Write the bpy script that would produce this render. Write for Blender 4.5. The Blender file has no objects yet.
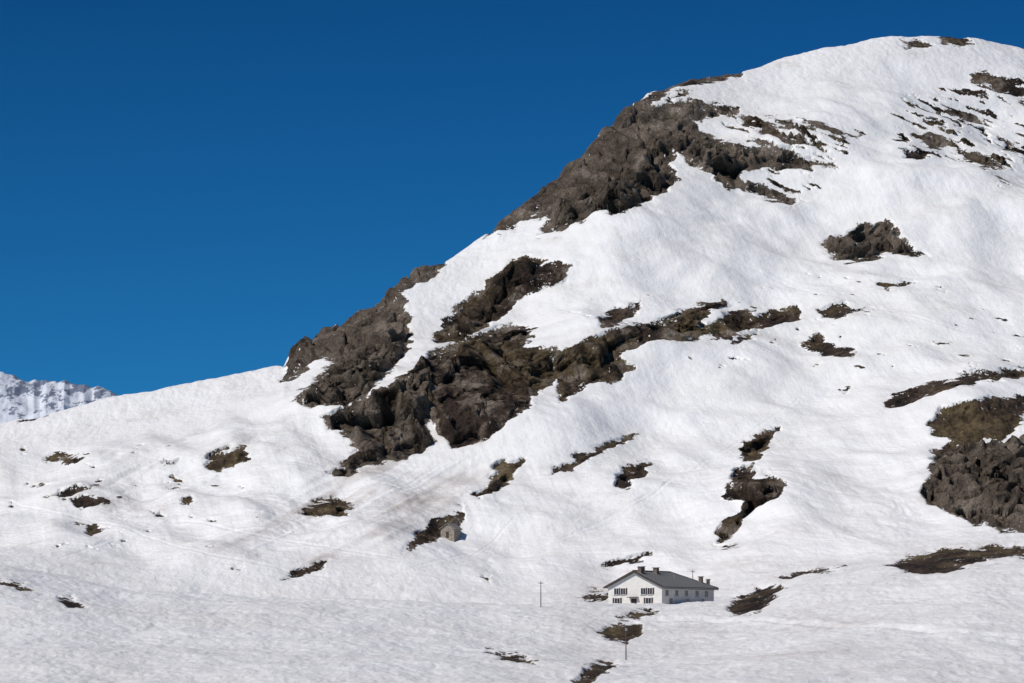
import bpy, math, numpy as np
from mathutils import Vector

# ------------------------------------------------------------------ survey
F = 110.0/36.0*1024.0
PITCH = math.atan(298.5/F)
CP, SP = math.cos(PITCH), math.sin(PITCH)
def bearing(px, py):
    """bearing / elevation tangents of a surveyed landmark"""
    px = np.asarray(px, float); py = np.asarray(py, float)
    cx = (px-512.0)/F; cy = (341.5-py)/F
    d = CP-cy*SP
    return cx/d, (SP+cy*CP)/d
def survey(x, y, z):
    X = x/y; Z = z/y
    d = CP+Z*SP
    return 512.0+F*X/d, 341.5-F*(Z*CP-SP)/d

scene = bpy.context.scene
RS = np.random.RandomState(11)
PERM = RS.permutation(1024).astype(np.int32)
ANG = RS.rand(1024)*2*np.pi
GX = np.cos(ANG).astype(np.float32); GY = np.sin(ANG).astype(np.float32)
RND = RS.rand(1024, 4).astype(np.float32)
def pn(x, y, seed=0):
    x = np.asarray(x, np.float32)+np.float32(seed*37.17); y = np.asarray(y, np.float32)+np.float32(seed*91.71)
    xf = np.floor(x); yf = np.floor(y)
    ix = xf.astype(np.int32); iy = yf.astype(np.int32)
    fx = x-xf; fy = y-yf
    u = fx*fx*fx*(fx*(fx*6-15)+10); v = fy*fy*fy*(fy*(fy*6-15)+10)
    def g(i, j, dx, dy):
        k = PERM[(PERM[i & 1023]+j) & 1023]
        return GX[k]*dx+GY[k]*dy
    a = g(ix, iy, fx, fy); b = g(ix+1, iy, fx-1, fy)
    c = g(ix, iy+1, fx, fy-1); d = g(ix+1, iy+1, fx-1, fy-1)
    return ((a+(b-a)*u)*(1-v)+(c+(d-c)*u)*v)*1.5
def fbm(x, y, octv=4, seed=0, gain=.5):
    r = 0; a = 1.0; s = 1.0
    for i in range(octv):
        r = r+a*pn(x*s, y*s, seed+i*3); a *= gain; s *= 2.03
    return r
def facets(x, y, seed=0):
    """faceted blocks: every cell is its own tilted plane; returns height and crack distance"""
    x = x+seed*13.7; y = y+seed*7.3
    ix = np.floor(x).astype(np.int32); iy = np.floor(y).astype(np.int32)
    f1 = np.full(x.shape, 9., np.float32); f2 = f1.copy(); h = np.zeros(x.shape, np.float32)
    for i in (-1, 0, 1):
        for j in (-1, 0, 1):
            r = RND[PERM[(PERM[(ix+i) & 1023]+iy+j) & 1023]]
            dx = x-(ix+i+r[..., 0]); dy = y-(iy+j+r[..., 1])
            d = dx*dx+dy*dy
            hh = (r[..., 2]-.5)*1.0+dx*(r[..., 3]-.5)*1.8+dy*(r[..., 2]-.7)*1.4
            n = d < f1
            f2 = np.where(n, f1, np.minimum(f2, d)); h = np.where(n, hh, h); f1 = np.where(n, d, f1)
    return h, np.sqrt(f2)-np.sqrt(f1)
def ss(a, b, x):
    t = np.clip((x-a)/(b-a), 0, 1); return t*t*(3-2*t)

# ------------------------------------------------------------------ materials helpers
def new_mat(name):
    m = bpy.data.materials.new(name); m.use_nodes = True
    nt = m.node_tree; nt.nodes.clear()
    o = nt.nodes.new('ShaderNodeOutputMaterial'); b = nt.nodes.new('ShaderNodeBsdfPrincipled')
    nt.links.new(b.outputs[0], o.inputs[0])
    return m, nt, b
def N(nt, t, **k):
    n = nt.nodes.new(t)
    for a, v in k.items(): setattr(n, a, v)
    return n
def noise(nt, vec, scale, detail=4, rough=.55):
    n = N(nt, 'ShaderNodeTexNoise'); n.inputs['Scale'].default_value = scale
    n.inputs['Detail'].default_value = detail; n.inputs['Roughness'].default_value = rough
    nt.links.new(vec, n.inputs['Vector']); return n.outputs['Fac']
def mth(nt, op, a, b=None, c=None):
    n = N(nt, 'ShaderNodeMath', operation=op)
    for i, v in enumerate((a, b, c)):
        if v is None: continue
        if isinstance(v, (int, float)): n.inputs[i].default_value = v
        else: nt.links.new(v, n.inputs[i])
    return n.outputs[0]
def mrange(nt, v, a, b, c=0., d=1.):
    n = N(nt, 'ShaderNodeMapRange'); nt.links.new(v, n.inputs[0])
    for i, q in enumerate((a, b, c, d)): n.inputs[i+1].default_value = q
    return n.outputs[0]
def ramp(nt, v, stops):
    n = N(nt, 'ShaderNodeValToRGB'); nt.links.new(v, n.inputs[0])
    e = n.color_ramp.elements
    while len(e) < len(stops): e.new(.5)
    for i, (p, c) in enumerate(stops):
        e[i].position = p; e[i].color = (*c, 1)
    return n.outputs[0]
def mixc(nt, f, a, b):
    n = N(nt, 'ShaderNodeMix', data_type='RGBA')
    if isinstance(f, float): n.inputs[0].default_value = f
    else: nt.links.new(f, n.inputs[0])
    for i, v in ((6, a), (7, b)):
        if isinstance(v, tuple): n.inputs[i].default_value = (*v, 1)
        else: nt.links.new(v, n.inputs[i])
    return n.outputs[2]
def attr(nt, name):
    n = N(nt, 'ShaderNodeAttribute'); n.attribute_name = name; return n.outputs['Fac']

def terrain_material():
    m, nt, b = new_mat('snow_grass_and_rock')
    tc = N(nt, 'ShaderNodeTexCoord').outputs['Object']
    cov = attr(nt, 'cover'); crag = attr(nt, 'crag'); dirt = attr(nt, 'dirt')
    n1 = noise(nt, tc, .24, 4, .62); n2 = noise(nt, tc, 1.1, 3, .6)
    e = mth(nt, 'ADD', cov, mth(nt, 'MULTIPLY', mth(nt, 'SUBTRACT', n1, .5), 10.))
    e = mth(nt, 'ADD', e, mth(nt, 'MULTIPLY', mth(nt, 'SUBTRACT', n2, .5), 6.))
    # snow left in hollows of the crags
    rem = mth(nt, 'MULTIPLY', mrange(nt, mth(nt, 'ADD', mth(nt, 'MULTIPLY', n1, .6), mth(nt, 'MULTIPLY', n2, .4)), .61, .71), 40.)
    e = mth(nt, 'SUBTRACT', e, rem)
    mask = mrange(nt, e, -.35, .35)
    # grass / soil
    g1 = noise(nt, tc, .09, 6, .68); g2 = noise(nt, tc, .8, 4, .7)
    gm = mth(nt, 'ADD', mth(nt, 'MULTIPLY', g1, .65), mth(nt, 'MULTIPLY', g2, .35))
    grass = ramp(nt, gm, [(.38, (.015, .011, .008)), (.45, (.052, .036, .021)), (.52, (.100, .071, .038)), (.58, (.145, .11, .058)), (.68, (.24, .19, .125))])
    soil_shade = ramp(nt, gm, [(.39, (.010, .008, .007)), (.5, (.040, .027, .020)), (.62, (.115, .08, .058))])
    big = noise(nt, tc, .03, 3, .6)
    grass = mixc(nt, mrange(nt, big, .45, .57), soil_shade, grass)  # broad dark earth patches, also painting in shadow the relief lacks
    # rock
    r2 = noise(nt, tc, 1.5, 4, .7)
    rm = mth(nt, 'ADD', mth(nt, 'MULTIPLY', g1, .6), mth(nt, 'MULTIPLY', r2, .4))
    rock = ramp(nt, rm, [(.38, (.022, .018, .015)), (.46, (.078, .060, .046)), (.54, (.135, .106, .082)), (.64, (.28, .235, .19))])
    cm = mrange(nt, mth(nt, 'ADD', crag, mth(nt, 'MULTIPLY', mth(nt, 'SUBTRACT', g1, .5), 2.6)), .38, .58)
    ground = mixc(nt, cm, grass, rock)
    # snow
    mp = N(nt, 'ShaderNodeMapping'); nt.links.new(tc, mp.inputs[0]); mp.inputs['Scale'].default_value = (.03, .03, .09)
    mp.inputs['Rotation'].default_value = (0, .5, 0)
    sd1 = noise(nt, mp.outputs[0], 1.0, 5, .6)
    sm = mth(nt, 'ADD', mth(nt, 'MULTIPLY', sd1, .65), mth(nt, 'MULTIPLY', n1, .35))
    sm = mth(nt, 'ADD', sm, mth(nt, 'MULTIPLY', dirt, .29))
    near = mrange(nt, cov, -9., 0., 0., .06)
    sm = mth(nt, 'ADD', sm, near)
    snow = ramp(nt, sm, [(.42, (.88, .865, .85)), (.58, (.83, .81, .785)), (.76, (.66, .62, .585)), (.95, (.44, .395, .355))])
    col = mixc(nt, mask, snow, ground)
    nt.links.new(col, b.inputs['Base Color'])
    nt.links.new(mrange(nt, mask, 0, 1, .62, .95), b.inputs['Roughness'])
    b.inputs['Specular IOR Level'].default_value = .2
    # bump
    s1 = noise(nt, tc, .5, 4, .62)
    sh = mth(nt, 'ADD', mth(nt, 'MULTIPLY', s1, .46), mth(nt, 'MULTIPLY', n2, .18))
    gh = mth(nt, 'ADD', mth(nt, 'MULTIPLY', g2, 1.2), mth(nt, 'MULTIPLY', r2, mth(nt, 'MULTIPLY', cm, .6)))
    hm = N(nt, 'ShaderNodeMix', data_type='FLOAT'); nt.links.new(mask, hm.inputs[0]); nt.links.new(sh, hm.inputs[2]); nt.links.new(gh, hm.inputs[3])
    h = mth(nt, 'SUBTRACT', hm.outputs[0], mth(nt, 'MULTIPLY', mask, .35))
    bp = N(nt, 'ShaderNodeBump'); bp.inputs['Distance'].default_value = 1.0; bp.inputs['Strength'].default_value = .8
    nt.links.new(h, bp.inputs['Height']); nt.links.new(bp.outputs[0], b.inputs['Normal'])
    return m

def flat_mat(name, c1, c2, scale=1.0, rough=.8, bump=.03):
    m, nt, b = new_mat(name)
    tc = N(nt, 'ShaderNodeTexCoord').outputs['Object']
    n = noise(nt, tc, scale, 6, .65)
    nt.links.new(ramp(nt, n, [(.35, c1), (.65, c2)]), b.inputs['Base Color'])
    b.inputs['Roughness'].default_value = rough
    bp = N(nt, 'ShaderNodeBump'); bp.inputs['Distance'].default_value = bump; nt.links.new(n, bp.inputs['Height'])
    nt.links.new(bp.outputs[0], b.inputs['Normal'])
    return m

# ------------------------------------------------------------------ mesh from grid
def grid_mesh(name, P, mat, attrs=None):
    R, C, _ = P.shape
    me = bpy.data.meshes.new(name)
    me.vertices.add(R*C); me.vertices.foreach_set('co', P.reshape(-1).astype(np.float32))
    i = np.arange(R*C, dtype=np.int32).reshape(R, C)
    q = np.stack([i[:-1, :-1], i[:-1, 1:], i[1:, 1:], i[1:, :-1]], -1).reshape(-1, 4)
    me.loops.add(q.size); me.loops.foreach_set('vertex_index', q.reshape(-1))
    me.polygons.add(len(q)); me.polygons.foreach_set('loop_start', np.arange(0, q.size, 4, dtype=np.int32))
    me.update(calc_edges=True)
    me.shade_smooth()
    for k, v in (attrs or {}).items():
        a = me.attributes.new(k, 'FLOAT', 'POINT'); a.data.foreach_set('value', v.reshape(-1).astype(np.float32))
    me.materials.append(mat)
    ob = bpy.data.objects.new(name, me); scene.collection.objects.link(ob)
    return ob

# ------------------------------------------------------------------ key lines of the mountain (surveyed)
sky_x = [-900,-500,-200, 0, 40, 90, 125, 170, 230, 284, 291, 300, 330, 352, 372, 388, 400, 425, 447, 470, 492, 498, 520, 545, 568, 588, 608, 630, 650, 680, 720, 760, 800, 840, 880, 905, 950, 990, 1024, 1100, 1250, 1500, 1900]
sky_y = [470, 455, 437, 425, 416, 405, 399, 391, 379, 369, 351, 343, 333, 321, 306, 293, 278, 268, 261, 246, 232, 222, 210, 192, 174, 151, 129, 107, 93, 84, 76, 68, 58, 48, 40, 37, 38, 42, 49, 72, 130, 240, 380]
fg_x = [-900,-200, 0, 60, 130, 250, 400, 560, 605, 660, 720, 760, 800, 850, 900, 960, 1024, 1200, 1900]
fg_y = [548, 560, 568, 577, 590, 598, 603, 604, 607, 608, 603, 592, 581, 573, 563, 552, 548, 535, 520]
rd_x = [-900, 0, 285, 400, 500, 640, 800, 1000, 1400, 1900]
rd_y = [1020, 1060, 1085, 1110, 1150, 1210, 1270, 1310, 1330, 1330]

fine = np.arange(-1300, 2301, 1.0)
def smooth_line(x, y, w):
    v = np.interp(fine, x, y)
    kk = np.hanning(2*w+1); kk /= kk.sum()
    return np.convolve(np.pad(v, w, mode='edge'), kk, 'valid')
dense = np.linspace(-40, 1064, 1060)
left = np.linspace(-900, -44, 100); right = np.linspace(1068, 1900, 100)
U = np.concatenate([left, dense, right]); C = len(U)
Xc = bearing(U, np.full(C, 400.))[0]
ZR = bearing(U, np.interp(U, fine, smooth_line(sky_x, sky_y, 3)))[1]
ZRa = bearing(U, np.interp(U, fine, smooth_line(sky_x, sky_y, 55))+12)[1]
ZRa = np.minimum(ZRa, ZR-.0005)
kk = np.hanning(41); kk /= kk.sum(); ZRa = np.convolve(np.pad(ZRa, 20, mode='edge'), kk, 'valid')
ZRb = bearing(U, np.interp(U, fine, smooth_line(sky_x, sky_y, 130)))[1]
ZRc = bearing(U, np.interp(U, fine, smooth_line(sky_x, sky_y, 200)))[1]
ZF = bearing(U, np.interp(U, fine, smooth_line(fg_x, fg_y, 22)))[1]
YR = np.interp(U, fine, smooth_line(rd_x, rd_y, 60))
ones = np.ones(C)
Zb = bearing(0, 692.)[1]
lodge = np.exp(-((U-665)/75.)**4)
st = []   # (y, Z, rows to next)
st.append((20*ones, -2.2/20*ones, 12))
st.append((150*ones, -5./150*ones, 16))
st.append((330*ones, -9./330*ones, 40))
st.append((520*ones, Zb*ones, 130))
st.append((650*ones, Zb+(ZF-Zb)*(.42+.08*np.sin(U/130.)), 190))
st.append((792*ones, ZF, 60))
z792 = ZF*792
st.append((838*ones, (z792-(1-lodge)*4.5+lodge*.2)/838, 50))
Zh = bearing(U, np.interp(U, fine, smooth_line(fg_x, fg_y, 60))-12)[1]
st.append((890*ones, Zh, 300))
a = .33+.03*np.sin(U/170.); bq = .68+.03*np.sin(U/210.+1)
st.append((890+(YR-890)*.36, Zh+(ZRc-Zh)*a, 320))
st.append((890+(YR-890)*.66, Zh+(ZRb-Zh)*bq, 230))
st.append((890+(YR-890)*.90, Zh+(ZRa-Zh)*.945, 110))
st.append((YR, ZR, 40))
st.append((YR+45, ZR-.014, 24))
st.append((YR+220, ZR*.55, 20))
st.append((2600*ones, -.004*ones, 1))
Y = np.array([s[0] for s in st]); Z = np.array([s[1] for s in st]); K = len(st)
h = np.diff(Y, axis=0); dl = np.diff(Z, axis=0)/h
m = np.zeros_like(Z)
for i in range(1, K-1):
    w1 = 2*h[i]+h[i-1]; w2 = h[i]+2*h[i-1]
    same = dl[i-1]*dl[i] > 0
    with np.errstate(all='ignore'):
        hm = (w1+w2)/(w1/dl[i-1]+w2/dl[i])
    m[i] = np.where(same, hm, 0)
m[0] = dl[0]; m[-1] = dl[-1]
ys, zs = [], []
for i in range(K-1):
    n = st[i][2]
    for f in (np.arange(n)/n if i < K-2 else np.arange(n+1)/n):
        hh = h[i]
        ys.append(Y[i]+f*hh)
        zs.append(Z[i]*(1+2*f)*(1-f)**2+m[i]*hh*f*(1-f)**2+Z[i+1]*f*f*(3-2*f)+m[i+1]*hh*f*f*(f-1))
Yg = np.array(ys).astype(np.float32); Zg = np.array(zs).astype(np.float32)
R = Yg.shape[0]
Xg = (Yg*Xc[None, :]).astype(np.float32); Hg = (Zg*Yg).astype(np.float32)
YRf = YR[None, :].astype(np.float32)
hill = ss(870, 930, Yg)*(1-ss(-70, -8, Yg-YRf))     # 1 on the open slope
S = (Hg*1.25+Yg*.35).astype(np.float32)
# broad relief of the slope
Hg += hill*(fbm(Xg/95, S/80, 3, 1, .45)*9.0)
rel = fbm(Xg/46+S/90, S/60, 3, 6, .5)
Hg += hill*rel*(2.2+2.6*ss(-20, -120, Xg))
Hg += (1-hill)*ss(300, 500, Yg)*(1-ss(0, 60, Yg-YRf))*(.25+.75*(1-lodge[None]))*fbm(Xg/60, Yg/90, 3, 5)*1.5
PX, PY = survey(Xg, Yg, Hg)
PX = PX.astype(np.float32); PY = PY.astype(np.float32)

# ------------------------------------------------------------------ ground showing through the snow
patches = [
 (1., [(485,240),(490,226),(497,215),(520,202),(545,182),(568,165),(588,140),(608,118),(628,96),(645,95),(655,104),(690,101),(712,108),(722,118),(692,122),(700,130),(720,140),(760,148),(790,152),(802,160),(832,167),(800,170),(770,168),(745,170),(740,178),(762,185),(787,195),(796,202),(790,208),(768,200),(745,191),(722,186),(710,174),(690,166),(675,150),(671,162),(677,181),(668,191),(640,206),(612,215),(597,211),(575,226),(560,232),(538,238),(548,215),(520,223)]),
 (.6, [(645,104),(656,85),(690,78),(735,62),(748,66),(742,76),(702,85),(672,91),(655,101)]),
 (.4, [(662,98),(690,92),(684,98),(668,101)]),
 (.4, [(700,106),(722,104),(740,112),(728,116),(706,112)]),
 (.5, [(740,116),(765,122),(790,135),(812,148),(795,148),(765,135),(745,125)]),
 (.5, [(800,118),(830,127),(862,136),(835,134),(806,124)]),
 (.5, [(770,117),(792,122),(802,131),(782,127)]),
 (.5, [(804,140),(822,146),(830,154),(812,150)]),
 (.4, [(898,42),(925,42),(930,48),(908,49)]), (.4, [(932,30),(965,34),(972,46),(945,45)]),
 (.4, [(968,72),(1000,76),(1024,88),(1040,96),(1024,99),(1000,94),(975,82)]),
 (.3, [(955,88),(985,92),(990,98),(965,95)]),
 (.5, [(912,135),(935,132),(952,141),(940,149),(925,145)]), (.5, [(898,150),(935,152),(930,160),(908,158)]),
 (.5, [(943,107),(975,114),(987,126),(960,121)]), (.5, [(1000,140),(1030,150),(1030,158),(1005,150)]),
 (.5, [(958,150),(990,158),(1002,171),(975,165)]), (.4, [(925,118),(942,122),(948,130),(930,126)]),
 (.9, [(824,241),(845,237),(860,225),(887,221),(900,235),(913,250),(928,258),(895,254),(875,259),(845,263),(828,256)]),
 (.1, [(876,285),(905,280),(914,284),(885,290)]), (.0, [(816,311),(845,305),(864,309),(840,317),(821,318)]),
 (.1, [(799,342),(820,337),(832,345),(857,352),(853,359),(825,355),(808,350)]), (.1, [(838,391),(850,387),(846,394)]),
 (.0, [(880,403),(900,391),(930,383),(965,376),(1010,371),(1060,366),(1060,375),(985,383),(945,390),(925,397),(915,405),(900,409),(885,408)]),
 (.0, [(929,426),(945,407),(975,401),(1010,396),(1070,390),(1070,414),(1024,411),(1020,430),(1000,440),(985,436),(989,447),(980,456),(950,452),(935,455),(950,440),(934,435)]),
 (.9, [(935,452),(960,444),(990,448),(1024,440),(1070,436),(1070,545),(1024,534),(1000,531),(985,522),(975,528),(965,520),(945,513),(924,504),(925,485)]),
 (.0, [(886,569),(905,560),(930,553),(970,549),(1030,546),(1080,548),(1080,557),(1010,557),(975,563),(950,571),(920,575)]),
 (.0, [(726,613),(735,600),(755,589),(781,586),(787,592),(770,601),(760,613),(735,617)]),
 (.0, [(772,579),(810,572),(852,569),(822,575),(790,581)]),
 (.1, [(737,456),(745,441),(765,431),(777,429),(769,446),(758,459),(745,461)]),
 (.4, [(723,490),(738,474),(755,464),(753,479),(775,477),(787,488),(778,499),(756,509),(743,521),(729,536),(717,545),(719,530),(735,512),(740,502),(727,498)]),
 (.1, [(616,481),(632,465),(651,461),(645,474),(628,487),(617,488)]),
 (.1, [(546,476),(575,459),(600,446),(638,432),(632,439),(600,454),(570,469),(551,476)]),
 (.1, [(476,499),(490,477),(505,464),(523,461),(518,476),(500,491),(480,501)]),
 (.2, [(403,550),(425,526),(445,514),(464,509),(462,530),(440,540),(420,546)]),
 (.1, [(301,514),(312,504),(335,499),(356,505),(345,514),(320,518)]),
 (.0, [(283,581),(300,568),(330,562),(325,569),(300,578)]),
 (.1, [(202,465),(225,451),(252,446),(245,461),(222,471)]),
 (.1, [(42,460),(60,454),(86,458),(80,466),(60,462),(46,465)]), (.1, [(54,498),(75,487),(94,486),(75,497),(60,500)]),
 (.1, [(72,501),(95,496),(110,500),(100,508),(80,509)]), (.1, [(34,487),(52,482),(46,488)]), (.1, [(87,526),(98,522),(103,533),(94,539)]),
 (.1, [(20,421),(45,411),(59,409),(40,421),(27,424)]), (.1, [(148,512),(158,511),(156,515)]), (.1, [(160,466),(180,464),(175,467)]),
 (.0, [(-5,584),(18,585),(32,592),(10,590)]), (.0, [(58,600),(72,600),(86,611),(68,609)]),
 (.1, [(233,573),(247,570),(243,574)]),
 # shoulder crags on the left skyline
 (.75, [(281,384),(285,362),(289,342),(303,333),(328,324),(350,311),(368,296),(383,284),(396,268),(423,258),(450,256),(441,273),(420,284),(401,291),(406,305),(411,318),(413,335),(408,353),(398,366),(387,376),(374,386),(364,399),(345,406),(325,407),(305,409),(292,404),(305,390),(320,375),(334,361),(318,359),(300,377)]),
 (.65, [(324,421),(345,405),(370,397),(395,380),(420,364),(440,349),(440,380),(430,418),(425,425),(433,441),(425,453),(410,461),(385,463),(365,466),(350,479),(334,481),(331,475),(345,462),(360,450),(349,445),(344,435),(329,430)]),
 (.36, [(420,364),(440,350),(465,339),(490,331),(515,326),(536,330),(525,345),(545,350),(575,345),(600,334),(635,324),(665,322),(690,309),(725,298),(731,303),(706,315),(704,326),(725,330),(705,338),(690,341),(670,343),(640,346),(615,355),(633,370),(620,379),(600,383),(580,393),(561,403),(555,382),(540,392),(530,403),(520,416),(500,431),(475,446),(450,451),(440,436),(430,418)]),
 (.38, [(431,338),(445,319),(460,304),(480,289),(505,269),(525,257),(546,261),(541,267),(560,261),(573,266),(565,279),(545,286),(520,301),(500,319),(480,331),(460,343),(437,344)]),
 (.1, [(703,328),(720,317),(745,311),(756,317),(775,309),(804,307),(800,319),(775,326),(750,331),(730,339),(710,339)]),
 (.1, [(598,320),(615,310),(642,304),(636,315),(618,326),(601,328)]), (.1, [(729,341),(756,334),(753,341),(732,344)]),
 (.1, [(603,568),(620,560),(652,556),(640,563),(615,569)]), (.1, [(573,601),(590,594),(614,595),(600,601)]),
 (.2, [(596,633),(612,625),(636,623),(642,632),(628,646),(604,641)]), (.1, [(570,686),(590,668),(612,662),(619,666),(600,677),(585,688)]),
 (.1, [(488,654),(515,655),(537,665),(505,662)]), (.1, [(618,619),(650,611),(662,614),(630,621)]), (.1, [(716,548),(740,545),(730,549)]),
 (.1, [(480,580),(492,578),(486,583)]), (.1, [(540,390),(547,386),(545,392)]),
]
wx = PX+fbm(Xg/7., S/6., 3, 21)*5.5; wy = PY+fbm(Xg/8., S/5., 3, 31)*3.4
cov = np.full(PX.shape, -15., np.float32); crag = np.zeros(PX.shape, np.float32)
def poly_sd(px, py, poly):
    poly = np.array(poly, np.float32); n = len(poly)
    d2 = np.full(px.shape, 1e9, np.float32); ins = np.zeros(px.shape, bool)
    for i in range(n):
        ax, ay = poly[i]; bx, by = poly[(i+1) % n]
        ex, ey = bx-ax, by-ay
        t = np.clip(((px-ax)*ex+(py-ay)*ey)/(ex*ex+ey*ey+1e-9), 0, 1)
        dx = px-ax-t*ex; dy = py-ay-t*ey
        d2 = np.minimum(d2, dx*dx+dy*dy)
        if ay != by:
            c = (ay > py) != (by > py)
            ins ^= c & (px < (bx-ax)*(py-ay)/(by-ay)+ax)
    d = np.sqrt(d2); return np.where(ins, d, -d)
fx, fy = wx.ravel(), wy.ravel(); fc, fk = cov.ravel(), crag.ravel()
for kd, poly in patches:
    p = np.array(poly); a0 = p.min(0)-15; a1 = p.max(0)+15
    sel = np.nonzero((fx > a0[0]) & (fx < a1[0]) & (fy > a0[1]) & (fy < a1[1]))[0]
    if not len(sel): continue
    s = poly_sd(fx[sel], fy[sel], poly)
    old = fc[sel]
    fk[sel] = np.where(s > old, kd, fk[sel]); fc[sel] = np.maximum(old, s)
cov = fc.reshape(PX.shape); crag = fk.reshape(PX.shape)
# broken ground: streaks of scree near the summit
def speckle(poly, ang, la, lc, thr, gain, kd, seed):
    global cov, crag
    sd = poly_sd(PX, PY, poly); inside = ss(-5, 12, sd)
    c, s_ = math.cos(ang), math.sin(ang)
    u = (Xg*c-Hg*s_)/la; v = (Xg*s_+Hg*c)/lc
    n = fbm(u, v, 4, seed, .55)
    val = np.where(inside > 0, (n-thr-(1-inside)*.8)*gain, -15)
    upd = val > cov
    crag = np.where(upd, kd, crag); cov = np.where(upd, np.minimum(val, 6), cov)
speckle([(700,100),(760,112),(870,130),(860,150),(830,190),(800,210),(750,200),(735,150)], .45, 12, 2.6, .30, 14, .5, 41)
speckle([(890,105),(950,80),(1060,70),(1060,200),(1000,190),(940,165),(890,160)], .42, 10, 2.4, .38, 14, .4, 45)
speckle([(-60,440),(200,440),(300,480),(240,560),(-60,560)], .1, 8, 3, .85, 14, .1, 49)
speckle([(480,300),(900,260),(1060,330),(1060,380),(700,380)], .2, 8, 3, .85, 14, .1, 53)

# dirty runnels below the crags
dp = poly_sd(PX, PY, [(200,565),(250,520),(320,470),(400,455),(470,450),(470,500),(400,545),(300,572)])
al = (Xg*.86+Hg*.5)/60.; ac = (-Xg*.5+Hg*.86)/5.
run = fbm(al, ac, 4, 61)
dirt = ss(-30, 30, dp)*np.clip(.45+run*1.1, 0, 1)
dp2 = poly_sd(PX, PY, [(100,440),(240,395),(300,420),(300,470),(180,520),(60,520)])
dirt = np.maximum(dirt, .55*ss(-30, 40, dp2)*np.clip(.4+run, 0, 1))
dp3 = poly_sd(PX, PY, [(560,560),(1060,540),(1060,700),(560,700)])
dirt = np.maximum(dirt, .14*ss(-40, 20, dp3))

# ------------------------------------------------------------------ fine relief
D = np.zeros_like(Hg)         # out of the slope
snow = ss(1, -2, cov)
vis = ss(450, 560, Yg)*(1-ss(0, 60, Yg-YRf))
edgefade = 1-.8*ss(-25, 0, Yg-YRf)*snow
runn = (1-np.abs(fbm(al, ac*.8, 3, 71))*2)
D += hill*snow*ss(-40, 60, np.maximum(dp, dp2-10))*runn*.6
D += vis*edgefade*snow*hill*(fbm(Xg/28, S/20, 3, 81, .45)*1.6)
fallr = 1-np.abs(fbm(Xg/3.6+S/14, S/30, 2, 73))*2
D += vis*edgefade*snow*hill*fallr*.07
D += vis*edgefade*snow*(fbm(Xg/5, S/3.5, 2, 85)*.08)
# wind and melt ripples, strongest on the lower slope
rip = 1-np.abs(fbm(Xg/16+fbm(Xg/30, S/30, 2, 76)*2, S/5., 2, 75))*2
D += vis*edgefade*snow*hill*rip*.20*ss(360, 520, PY)
Hadd = (1-hill)*ss(450, 560, Yg)*(1-ss(0, 60, Yg-YRf))*(fbm(Xg/16, Yg/22, 4, 88)*.60-np.abs(fbm(Xg/4, Yg/8, 3, 89))*.26)
D += ss(2, -2.5, cov)*.7*vis                                # snow cover stands above the bare ground
w = ss(0, 10, cov); wc = w*ss(.1, .9, crag); wg = ss(0, 9, cov)*(1-ss(.1, .9, crag)*.6)
sel = np.nonzero((w*vis).ravel() > 0)[0]
xs_, ss_ = Xg.ravel()[sel], S.ravel()[sel]
wxs = xs_+pn(xs_/6, ss_/6, 3)*3; wss = ss_+pn(xs_/6, ss_/6, 4)*3
f1, c1 = facets((wxs+.45*wss)/16, (wss-.3*wxs)/22, 1); f2, c2 = facets((wxs+.4*wss)/6.0, wss/8, 2); f3, c3 = facets(wxs/2.4, wss/2.6, 3)
gul = 1-np.abs(fbm((xs_+.4*ss_)/18, ss_/50, 3, 97))*2.2
rr = f1*11.5+f2*5.6+f3*1.7-(1-ss(0, .2, c1))*2.6-(1-ss(0, .2, c2))*1.3+fbm(xs_/34, ss_/34, 3, 90)*7+gul*4.8
gg = fbm(xs_/15, ss_/11, 4, 93)*3.2+f1*2.8+f2*1.1+fbm(xs_/2.2, ss_/1.6, 2, 95)*.45+gul*1.8-.8
tmp = np.zeros(D.size, np.float32)
tmp[sel] = (rr*.9+1.)*wc.ravel()[sel]+gg*wg.ravel()[sel]
DR = tmp.reshape(D.shape)*(.3+.7*hill)
# trodden track across the knoll and old ski tracks on the slope
def groove(tr, w_, dep, y0, y1):
    x0 = min(p[0] for p in tr)-8; x1 = max(p[0] for p in tr)+8; q0 = min(p[1] for p in tr)-8; q1 = max(p[1] for p in tr)+8
    s = np.nonzero(((PY > q0) & (PY < q1) & (PX > x0) & (PX < x1) & (Yg > y0) & (Yg < y1)).ravel())[0]
    px, py = PX.ravel()[s], PY.ravel()[s]; td = np.full(px.shape, 50., np.float32)
    for (ax, ay), (bx, by) in zip(tr[:-1], tr[1:]):
        t = np.clip(((px-ax)*(bx-ax)+(py-ay)*(by-ay))/((bx-ax)**2+(by-ay)**2), 0, 1)
        td = np.minimum(td, np.hypot(px-ax-t*(bx-ax), py-ay-t*(by-ay)))
    r = np.zeros(PX.size, np.float32); r[s] = -dep*np.exp(-(td/w_)**2)+dep*.5*np.exp(-((td-2*w_)/w_)**2)
    return r.reshape(PX.shape)
Hadd += groove([(640,622),(720,622),(800,626),(900,632),(1024,640),(1100,646)], 1.6, .45, 500, 792)
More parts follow.
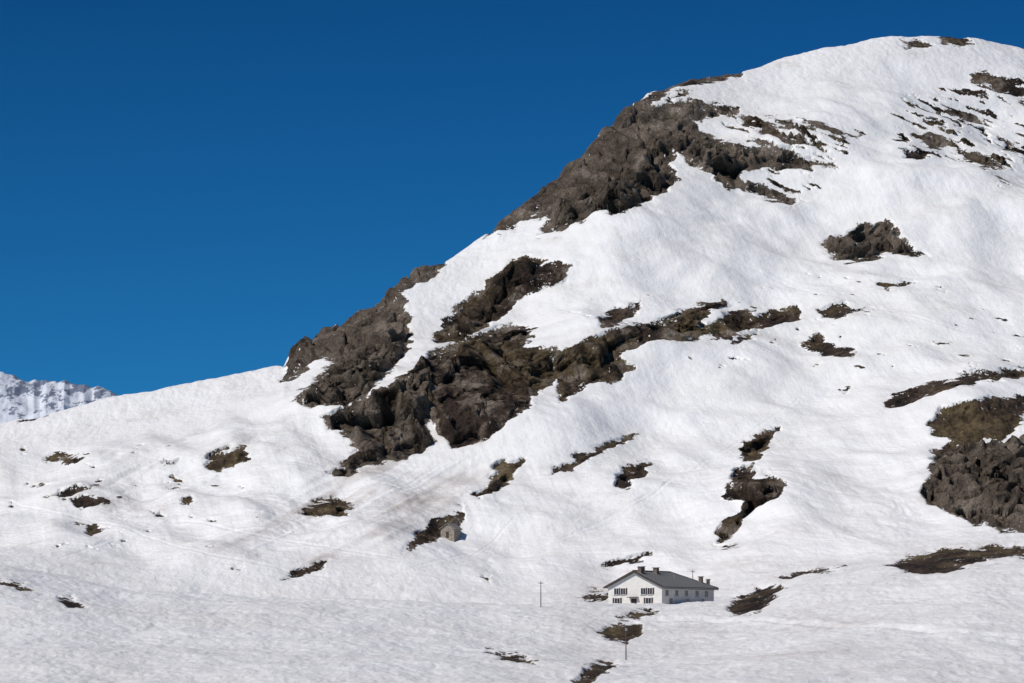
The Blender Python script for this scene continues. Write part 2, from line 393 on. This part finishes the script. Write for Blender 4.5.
for tr in ([(60,560),(180,520),(300,545),(400,560)], [(560,540),(700,470),(860,440),(930,420)], [(470,560),(520,520),(640,505),(800,400)],
           [(700,250),(800,290),(960,330),(1040,345)], [(-20,500),(90,520),(200,556),(330,580)],
           [(330,600),(420,570),(560,555),(720,560)], [(340,592),(450,560),(600,530),(690,470)]):
    tr2 = [(x+2.5*math.sin(i*1.3), y) for i, (x, y) in enumerate(zip(np.interp(np.linspace(0, 1, 14), np.linspace(0, 1, len(tr)), [t[0] for t in tr]),
                                      np.interp(np.linspace(0, 1, 14), np.linspace(0, 1, len(tr)), [t[1] for t in tr])))]
    D += groove(tr2, .9, .12, 800, 1300)*snow
slope = hill[..., None]*np.array([-.08, -.66, .62])+(1-hill[..., None])*np.array([0, 0, 1.])
rslope = hill[..., None]*np.array([-.08, -.80, .40])+(1-hill[..., None])*np.array([0, -.2, .8])
P = np.stack([Xg, Yg, Hg+Hadd], -1)+slope*D[..., None]+rslope*DR[..., None]
ter = grid_mesh('snowy_mountain_terrain', P, terrain_material(), {'cover': cov, 'crag': crag, 'dirt': dirt})
print('terrain', P.shape)
QX, QY = survey(P[..., 0], P[..., 1], P[..., 2])
def stand(px, py, ymin=500, ymax=1300):
    ok = (P[..., 1] > ymin) & (P[..., 1] < ymax)
    d = np.where(ok, (QX-px)**2+(QY-py)**2, 1e9)
    i = np.unravel_index(np.argmin(d), d.shape)
    return Vector(P[i].astype(float))

# ------------------------------------------------------------------ distant mountain
def distant():
    dx = [-1500,-700,-300,-120,-40, 0, 8, 14, 22, 28, 34, 40, 46, 52, 58, 64, 70, 78, 84, 92, 98, 104, 110, 116, 128, 150, 200, 300, 500, 900]
    dy = [395, 350, 372, 358, 367, 370, 373, 374, 378, 380, 379, 382, 380, 381, 383, 381, 385, 386, 385, 389, 387, 388, 391, 393, 398, 403, 420, 440, 450, 460]
    u = np.concatenate([np.linspace(-1500, -60, 160), np.linspace(-58, 170, 330), np.linspace(175, 900, 60)])
    X = bearing(u, np.full(len(u), 400.))[0]
    Zt = bearing(u, np.interp(u, dx, dy))[1]
    rows = 260; t = np.linspace(0, 1.25, rows)[:, None]
    y = 4600+1500*t
    zz = 4600*(-.01)+(Zt*6100+46)*np.where(t < 1, t**1.15, 1-(t-1)*2.2)
    x = X[None]*y
    amp = np.minimum(t*2, 1)
    crest = ss(1.0, .72, np.abs(t-1)+.72)
    zz = zz+amp*(fbm(x/150, y/240, 4, 101, .5)*30)*(1-crest*.85)+amp*(1-np.abs(fbm(x/40, y/90, 3, 107))*2)*2.4
    m, nt, b = new_mat('distant_hazed_snow_and_rock')
    tc = N(nt, 'ShaderNodeTexCoord').outputs['Object']
    mp = N(nt, 'ShaderNodeMapping'); nt.links.new(tc, mp.inputs[0]); mp.inputs['Scale'].default_value = (.045, .006, .05); mp.inputs['Rotation'].default_value = (0, .5, 0)
    n = noise(nt, mp.outputs[0], 1., 6, .68)
    sp = N(nt, 'ShaderNodeSeparateXYZ'); nt.links.new(tc, sp.inputs[0])
    v = mth(nt, 'ADD', n, mrange(nt, sp.outputs[2], 400, 500, -.05, .08))
    col = mixc(nt, mrange(nt, v, .54, .60), (.70, .73, .79), (.17, .20, .27))  # bluish aerial haze mixed into both snow and rock colours
    nt.links.new(col, b.inputs['Base Color']); b.inputs['Roughness'].default_value = .8
    grid_mesh('distant_mountain', np.stack([x, y+0*x, zz], -1), m)
distant()

# ------------------------------------------------------------------ object helpers
def empty(name, loc, rz=0):
    e = bpy.data.objects.new(name, None); e.location = loc; e.rotation_euler = (0, 0, rz)
    e.empty_display_size = .5; scene.collection.objects.link(e); return e
def mesh(name, vs, fs, mat, par, bevel=0):
    me = bpy.data.meshes.new(name); me.from_pydata(vs, [], fs); me.update()
    me.materials.append(mat)
    ob = bpy.data.objects.new(name, me); scene.collection.objects.link(ob); ob.parent = par
    if bevel:
        bm = ob.modifiers.new('b', 'BEVEL'); bm.width = bevel; bm.segments = 1
    return ob
def box(name, a, b, mat, par, bevel=0):
    x0, y0, z0 = a; x1, y1, z1 = b
    vs = [(x0,y0,z0),(x1,y0,z0),(x1,y1,z0),(x0,y1,z0),(x0,y0,z1),(x1,y0,z1),(x1,y1,z1),(x0,y1,z1)]
    fs = [(0,3,2,1),(4,5,6,7),(0,1,5,4),(1,2,6,5),(2,3,7,6),(3,0,4,7)]
    return mesh(name, vs, fs, mat, par, bevel)
def tube(name, p0, p1, r0, r1, mat, par, n=10):
    p0 = Vector(p0); p1 = Vector(p1); d = (p1-p0).normalized()
    a = d.orthogonal().normalized(); b = d.cross(a)
    vs = []; fs = []
    for p, r in ((p0, r0), (p1, r1)):
        for i in range(n):
            t = 2*math.pi*i/n; vs.append(tuple(p+a*math.cos(t)*r+b*math.sin(t)*r))
    for i in range(n): fs.append((i, (i+1) % n, n+(i+1) % n, n+i))
    fs.append(tuple(range(n))[::-1]); fs.append(tuple(range(n, 2*n)))
    return mesh(name, vs, fs, mat, par)

plaster = flat_mat('white_plaster', (.64, .62, .57), (.74, .72, .67), .8, .85)
stonebase = flat_mat('stone_plinth', (.20, .19, .18), (.36, .34, .31), 2.5, .9, .1)
slate = flat_mat('slate_roof', (.055, .058, .056), (.12, .125, .118), 1.5, .6, .05)
darkwood = flat_mat('dark_wood', (.03, .02, .015), (.07, .045, .03), 3, .7)
shutterm = flat_mat('brown_shutter', (.05, .022, .014), (.09, .038, .024), 3, .6)
glass = flat_mat('window_glass', (.015, .018, .022), (.03, .035, .04), 1, .15, .0)
whitep = flat_mat('white_paint', (.75, .74, .72), (.82, .81, .79), 2, .5, .0)
brick = flat_mat('chimney_masonry', (.10, .07, .055), (.22, .17, .14), 3, .9, .05)
stone = flat_mat('dry_stone', (.14, .115, .09), (.42, .36, .29), 1.8, .95, .25)
slab = flat_mat('stone_slab_roof', (.13, .115, .10), (.28, .26, .24), 2, .9, .15)
wood = flat_mat('weathered_pole_wood', (.06, .045, .035), (.12, .09, .07), 3, .9)
metal = flat_mat('galvanised_metal', (.3, .3, .3), (.4, .4, .4), 3, .4, 0)

# ------------------------------------------------------------------ mountain lodge
def lodge_build():
    X, Zc = bearing(662, 607); y0 = 801.
    o = Vector((float(X)*y0, y0, float(Zc)*y0))
    e = empty('mountain_lodge', o, -math.radians(33))
    W, L, H, RI, hip, ov = 16., 27., 5.3, 3.7, 9., .9
    hw = W/2; q = .07
    yb = L-hip
    vs = [(-W,0,-3),(0,0,-3),(0,0,H-q),(-hw,0,H+RI-q),(-W,0,H-q),
          (-W,yb,-3),(0,yb,-3),(0,yb,H-q),(-hw,yb,H+RI-q),(-W,yb,H-q),
          (-W,L,-3),(0,L,-3),(0,L,H-q),(-W,L,H-q)]
    fs = [(0,1,2,3,4),(1,6,7,2),(6,11,12,7),(5,0,4,9),(10,5,9,13),(11,10,13,12),(7,12,13,9)]
    mesh('walls', vs, fs, plaster, e)
    sl = RI/hw; He = H-ov*sl
    E = [(ov,-ov,He),(ov,L+ov,He),(-W-ov,L+ov,He),(-W-ov,-ov,He),(-hw,-ov,H+RI),(-hw,yb+.2,H+RI)]
    r = mesh('roof', E, [(0,1,5,4),(2,3,4,5),(1,2,5)], slate, e)
    so = r.modifiers.new('s', 'SOLIDIFY'); so.thickness = .28; so.offset = 1
    tube('ridge_cap', (-hw,-ov-.05,H+RI+.32), (-hw,yb+.2,H+RI+.32), .2, .2, darkwood, e, 8)
    tube('hip_cap_a', (-hw,yb+.2,H+RI+.32), (ov,L+ov,He+.3), .13, .13, darkwood, e, 8)
    tube('hip_cap_b', (-hw,yb+.2,H+RI+.32), (-W-ov,L+ov,He+.3), .13, .13, darkwood, e, 8)
    for nm, sx in (('verge_board_right', 1), ('verge_board_left', -1)):
        x0 = ov if sx > 0 else -W-ov
        mesh(nm, [(x0,-ov-.06,He-.12),(x0,-ov-.06,He+.38),(-hw,-ov-.06,H+RI+.42),(-hw,-ov-.06,H+RI-.08),
                  (x0,-ov-.01,He-.12),(x0,-ov-.01,He+.38),(-hw,-ov-.01,H+RI+.42),(-hw,-ov-.01,H+RI-.08)],
             [(0,1,2,3),(7,6,5,4),(1,5,6,2),(0,3,7,4),(0,4,5,1)], darkwood, e)
    box('eaves_gutter', (ov+.01,-ov,He-.1), (ov+.16,L+ov,He+.08), metal, e)
    box('fascia_board', (ov-.1,-ov+.02,He-.22), (ov-.02,L+ov-.02,He-.02), darkwood, e)
    for i in range(14):
        yy = .6+i*1.9
        t1 = min(1., max(.1, (L+ov-yy)/(hip+ov))) if yy > yb else 1.
        p0 = Vector((ov-.05,yy,He+.36)); p1 = Vector((-hw,yy,H+RI+.33)); p1 = p0.lerp(p1, t1*.97)
        tube('roof_batten', p0, p1, .05, .05, metal, e, 6)
    box('plinth_front', (-W-.05,-.05,-3), (0.05,.0-.003,.7), stonebase, e)
    box('plinth_side', (.003,0,-3), (.05,L,.7), stonebase, e)
    def win(face, p, z, w=1.15, hh=1.35, sh=True):
        def bx(nm, a0, a1, z0, z1, d0, d1, mt):
            if face == 'f': box(nm, (p+a0,-d1,z+z0), (p+a1,-d0,z+z1), mt, e)
            else: box(nm, (d0,p+a0,z+z0), (d1,p+a1,z+z1), mt, e)
        bx('window_frame', -w/2-.1, w/2+.1, -.1, hh+.1, .004, .06, whitep)
        bx('window_glass', -w/2, -.04, 0, hh, .062, .075, glass)
        bx('window_glass', .04, w/2, 0, hh, .062, .075, glass)
        bx('window_sill', -w/2-.2, w/2+.2, -.2, -.102, .004, .2, stonebase)
        if sh:
            bx('shutter', -w/2-.62, -w/2-.12, -.05, hh+.05, .01, .08, shutterm)
            bx('shutter', w/2+.12, w/2+.62, -.05, hh+.05, .01, .08, shutterm)
    for p in (-12.6, -4.6): win('f', p-.95, 3.25, 1.3, 1.6, False); win('f', p+1.05, 3.25, 1.3, 1.6, True)
    for p in (-13.3, -4.0): win('f', p, .95, 1.5, 1.4)
    box('entrance_door', (-9.1,-.09,-.2), (-7.5,-.004,2.2), darkwood, e)
    box('door_canopy', (-9.7,-1.4,2.45), (-6.9,-.004,2.62), darkwood, e)
    for p in (2.5, 7.5, 12.5, 18., 23.): win('s', p, 3.0, 1.6, sh=False)
    for p in (4.5, 13., 21.): win('s', p, .95, 1.6, sh=False)
    def chim(nm, x, y, zb, zt, s=.55):
        box(nm, (x-s,y-s,zb), (x+s,y+s,zt), brick, e, .04)
        box(nm+'_cap', (x-s-.18,y-s-.18,zt+.18), (x+s+.18,y+s+.18,zt+.34), slab, e, .03)
        for a in (-1, 1):
            box(nm+'_pier', (x+a*s*.7-.1,y-s,zt+.002), (x+a*s*.7+.1,y+s,zt+.178), brick, e)
    chim('chimney_front', -hw+.9, 1.2, H+2.5, H+RI+1.0, .5)
    chim('chimney_middle', -hw-.9, 5., H+2.5, H+RI+1.25, .6)
    chim('chimney_back', -hw+1., 9., H+2.5, H+RI+1.0, .6)
    chim('chimney_far', -2.2, L-3.0, H-.5, H+2.6, .45)
    chim('chimney_far_small', -1.2, L-.9, H-.8, H+1.9, .35)
    tube('flue_pipe', (-4.5,14,H+1), (-4.5,14,H+3.3), .14, .14, metal, e)
lodge_build()

# ------------------------------------------------------------------ stone hut
def hut():
    p = stand(447, 538, 860)
    e = empty('stone_hut', p+Vector((0, -1.2, 0)), math.radians(-24))
    s = p.y/F
    w, l, h, r = 15*s, 16*s, 9*s, 5*s
    vs = [(-w/2,0,-4),(w/2,0,-4),(w/2,0,h),(0,0,h+r),(-w/2,0,h),(-w/2,l,-4),(w/2,l,-4),(w/2,l,h),(0,l,h+r),(-w/2,l,h)]
    fs = [(0,1,2,3,4),(1,6,7,2),(5,0,4,9),(6,5,9,8,7)]
    mesh('stone_walls', vs, fs, stone, e, .05)
    o = .35; k = r/(w/2)
    E = [(w/2+o,-o,h-o*k+.06),(w/2+o,l+o,h-o*k+.06),(0,l+o,h+r+.06),(0,-o,h+r+.06),(-w/2-o,-o,h-o*k+.06),(-w/2-o,l+o,h-o*k+.06)]
    rf = mesh('slab_roof', E, [(0,1,2,3),(3,2,5,4)], slab, e)
    so = rf.modifiers.new('s', 'SOLIDIFY'); so.thickness = .22; so.offset = 1
    box('hut_door', (-.45,-.06,0), (.45,-.004,1.8), darkwood, e)
    box('door_lintel', (-.7,-.12,1.81), (.7,-.004,2.05), slab, e)
    box('hut_window', (w/2+.004,l*.5,h*.45), (w/2+.05,l*.5+.6,h*.45+.6), glass, e)
hut()

# ------------------------------------------------------------------ poles
def pole(px, py, hpx, ymin, ymax, arm=True, name='utility_pole'):
    p = stand(px, py, ymin, ymax); s = p.y/F; H = hpx*s
    e = empty(name, p, .4)
    tube('pole_shaft', (0,0,-1), (0,0,H), .13, .08, wood, e)
    if arm:
        box('crossarm', (-.6,-.06,H-.6), (.6,.06,H-.46), wood, e)
        for x in (-.5, 0, .5): tube('insulator', (x,0,H-.458), (x,0,H-.2), .06, .04, whitep, e, 8)
    else:
        tube('pole_cap', (0,0,H), (0,0,H+.12), .13, .04, metal, e, 8)
        box('marker_plate', (-.25,-.14,H-1.1), (.25,-.11,H-.5), metal, e)
pole(541, 607, 26, 700, 800)
pole(626, 660, 34, 500, 790, False, 'snow_marker_pole')
pole(693, 590, 20, 870, 1000)

# ------------------------------------------------------------------ light, sky, camera
sdir = Vector((-.54, -.50, .65)).normalized()
el = math.asin(sdir.z); az = math.atan2(sdir.x, sdir.y)
sun = bpy.data.lights.new('sun', 'SUN'); sun.energy = 3.4; sun.angle = math.radians(.53); sun.color = (1, .96, .91)
so = bpy.data.objects.new('sun', sun); scene.collection.objects.link(so)
so.rotation_euler = sdir.to_track_quat('Z', 'Y').to_euler(); so.location = (-200, -200, 500)

wd = bpy.data.worlds.new('World'); scene.world = wd; wd.use_nodes = True
nt = wd.node_tree; nt.nodes.clear()
out = N(nt, 'ShaderNodeOutputWorld'); bg = N(nt, 'ShaderNodeBackground'); sky = N(nt, 'ShaderNodeTexSky')
sky.sky_type = 'NISHITA'; sky.sun_disc = False; sky.sun_elevation = el; sky.sun_rotation = az
sky.altitude = 2500; sky.air_density = 1.0; sky.dust_density = 0.0; sky.ozone_density = 4.0
tcn = N(nt, 'ShaderNodeTexCoord')
va = N(nt, 'ShaderNodeVectorMath', operation='ADD'); va.inputs[1].default_value = (0, 0, .06)
vn = N(nt, 'ShaderNodeVectorMath', operation='NORMALIZE')
nt.links.new(tcn.outputs['Generated'], va.inputs[0]); nt.links.new(va.outputs[0], vn.inputs[0]); nt.links.new(vn.outputs[0], sky.inputs[0])
mx = N(nt, 'ShaderNodeMix', data_type='RGBA', blend_type='MULTIPLY'); mx.inputs[0].default_value = 1
spz = N(nt, 'ShaderNodeSeparateXYZ'); nt.links.new(tcn.outputs['Generated'], spz.inputs[0])
hz = mixc(nt, mrange(nt, spz.outputs[2], .04, .20), (.12, .68, 1.0), (.05, .42, .72))
nt.links.new(hz, mx.inputs[7])
nt.links.new(sky.outputs[0], mx.inputs[6]); nt.links.new(mx.outputs[2], bg.inputs[0])
bg.inputs[1].default_value = .072
nt.links.new(bg.outputs[0], out.inputs[0])

cam = bpy.data.cameras.new('camera'); cam.lens = 110; cam.sensor_width = 36; cam.clip_start = 1; cam.clip_end = 20000
co = bpy.data.objects.new('camera', cam); scene.collection.objects.link(co)
co.location = (0, 0, 0); co.rotation_euler = (math.pi/2+PITCH, 0, 0)
scene.camera = co
scene.view_settings.view_transform = 'Standard'; scene.view_settings.look = 'None'; scene.view_settings.exposure = 0
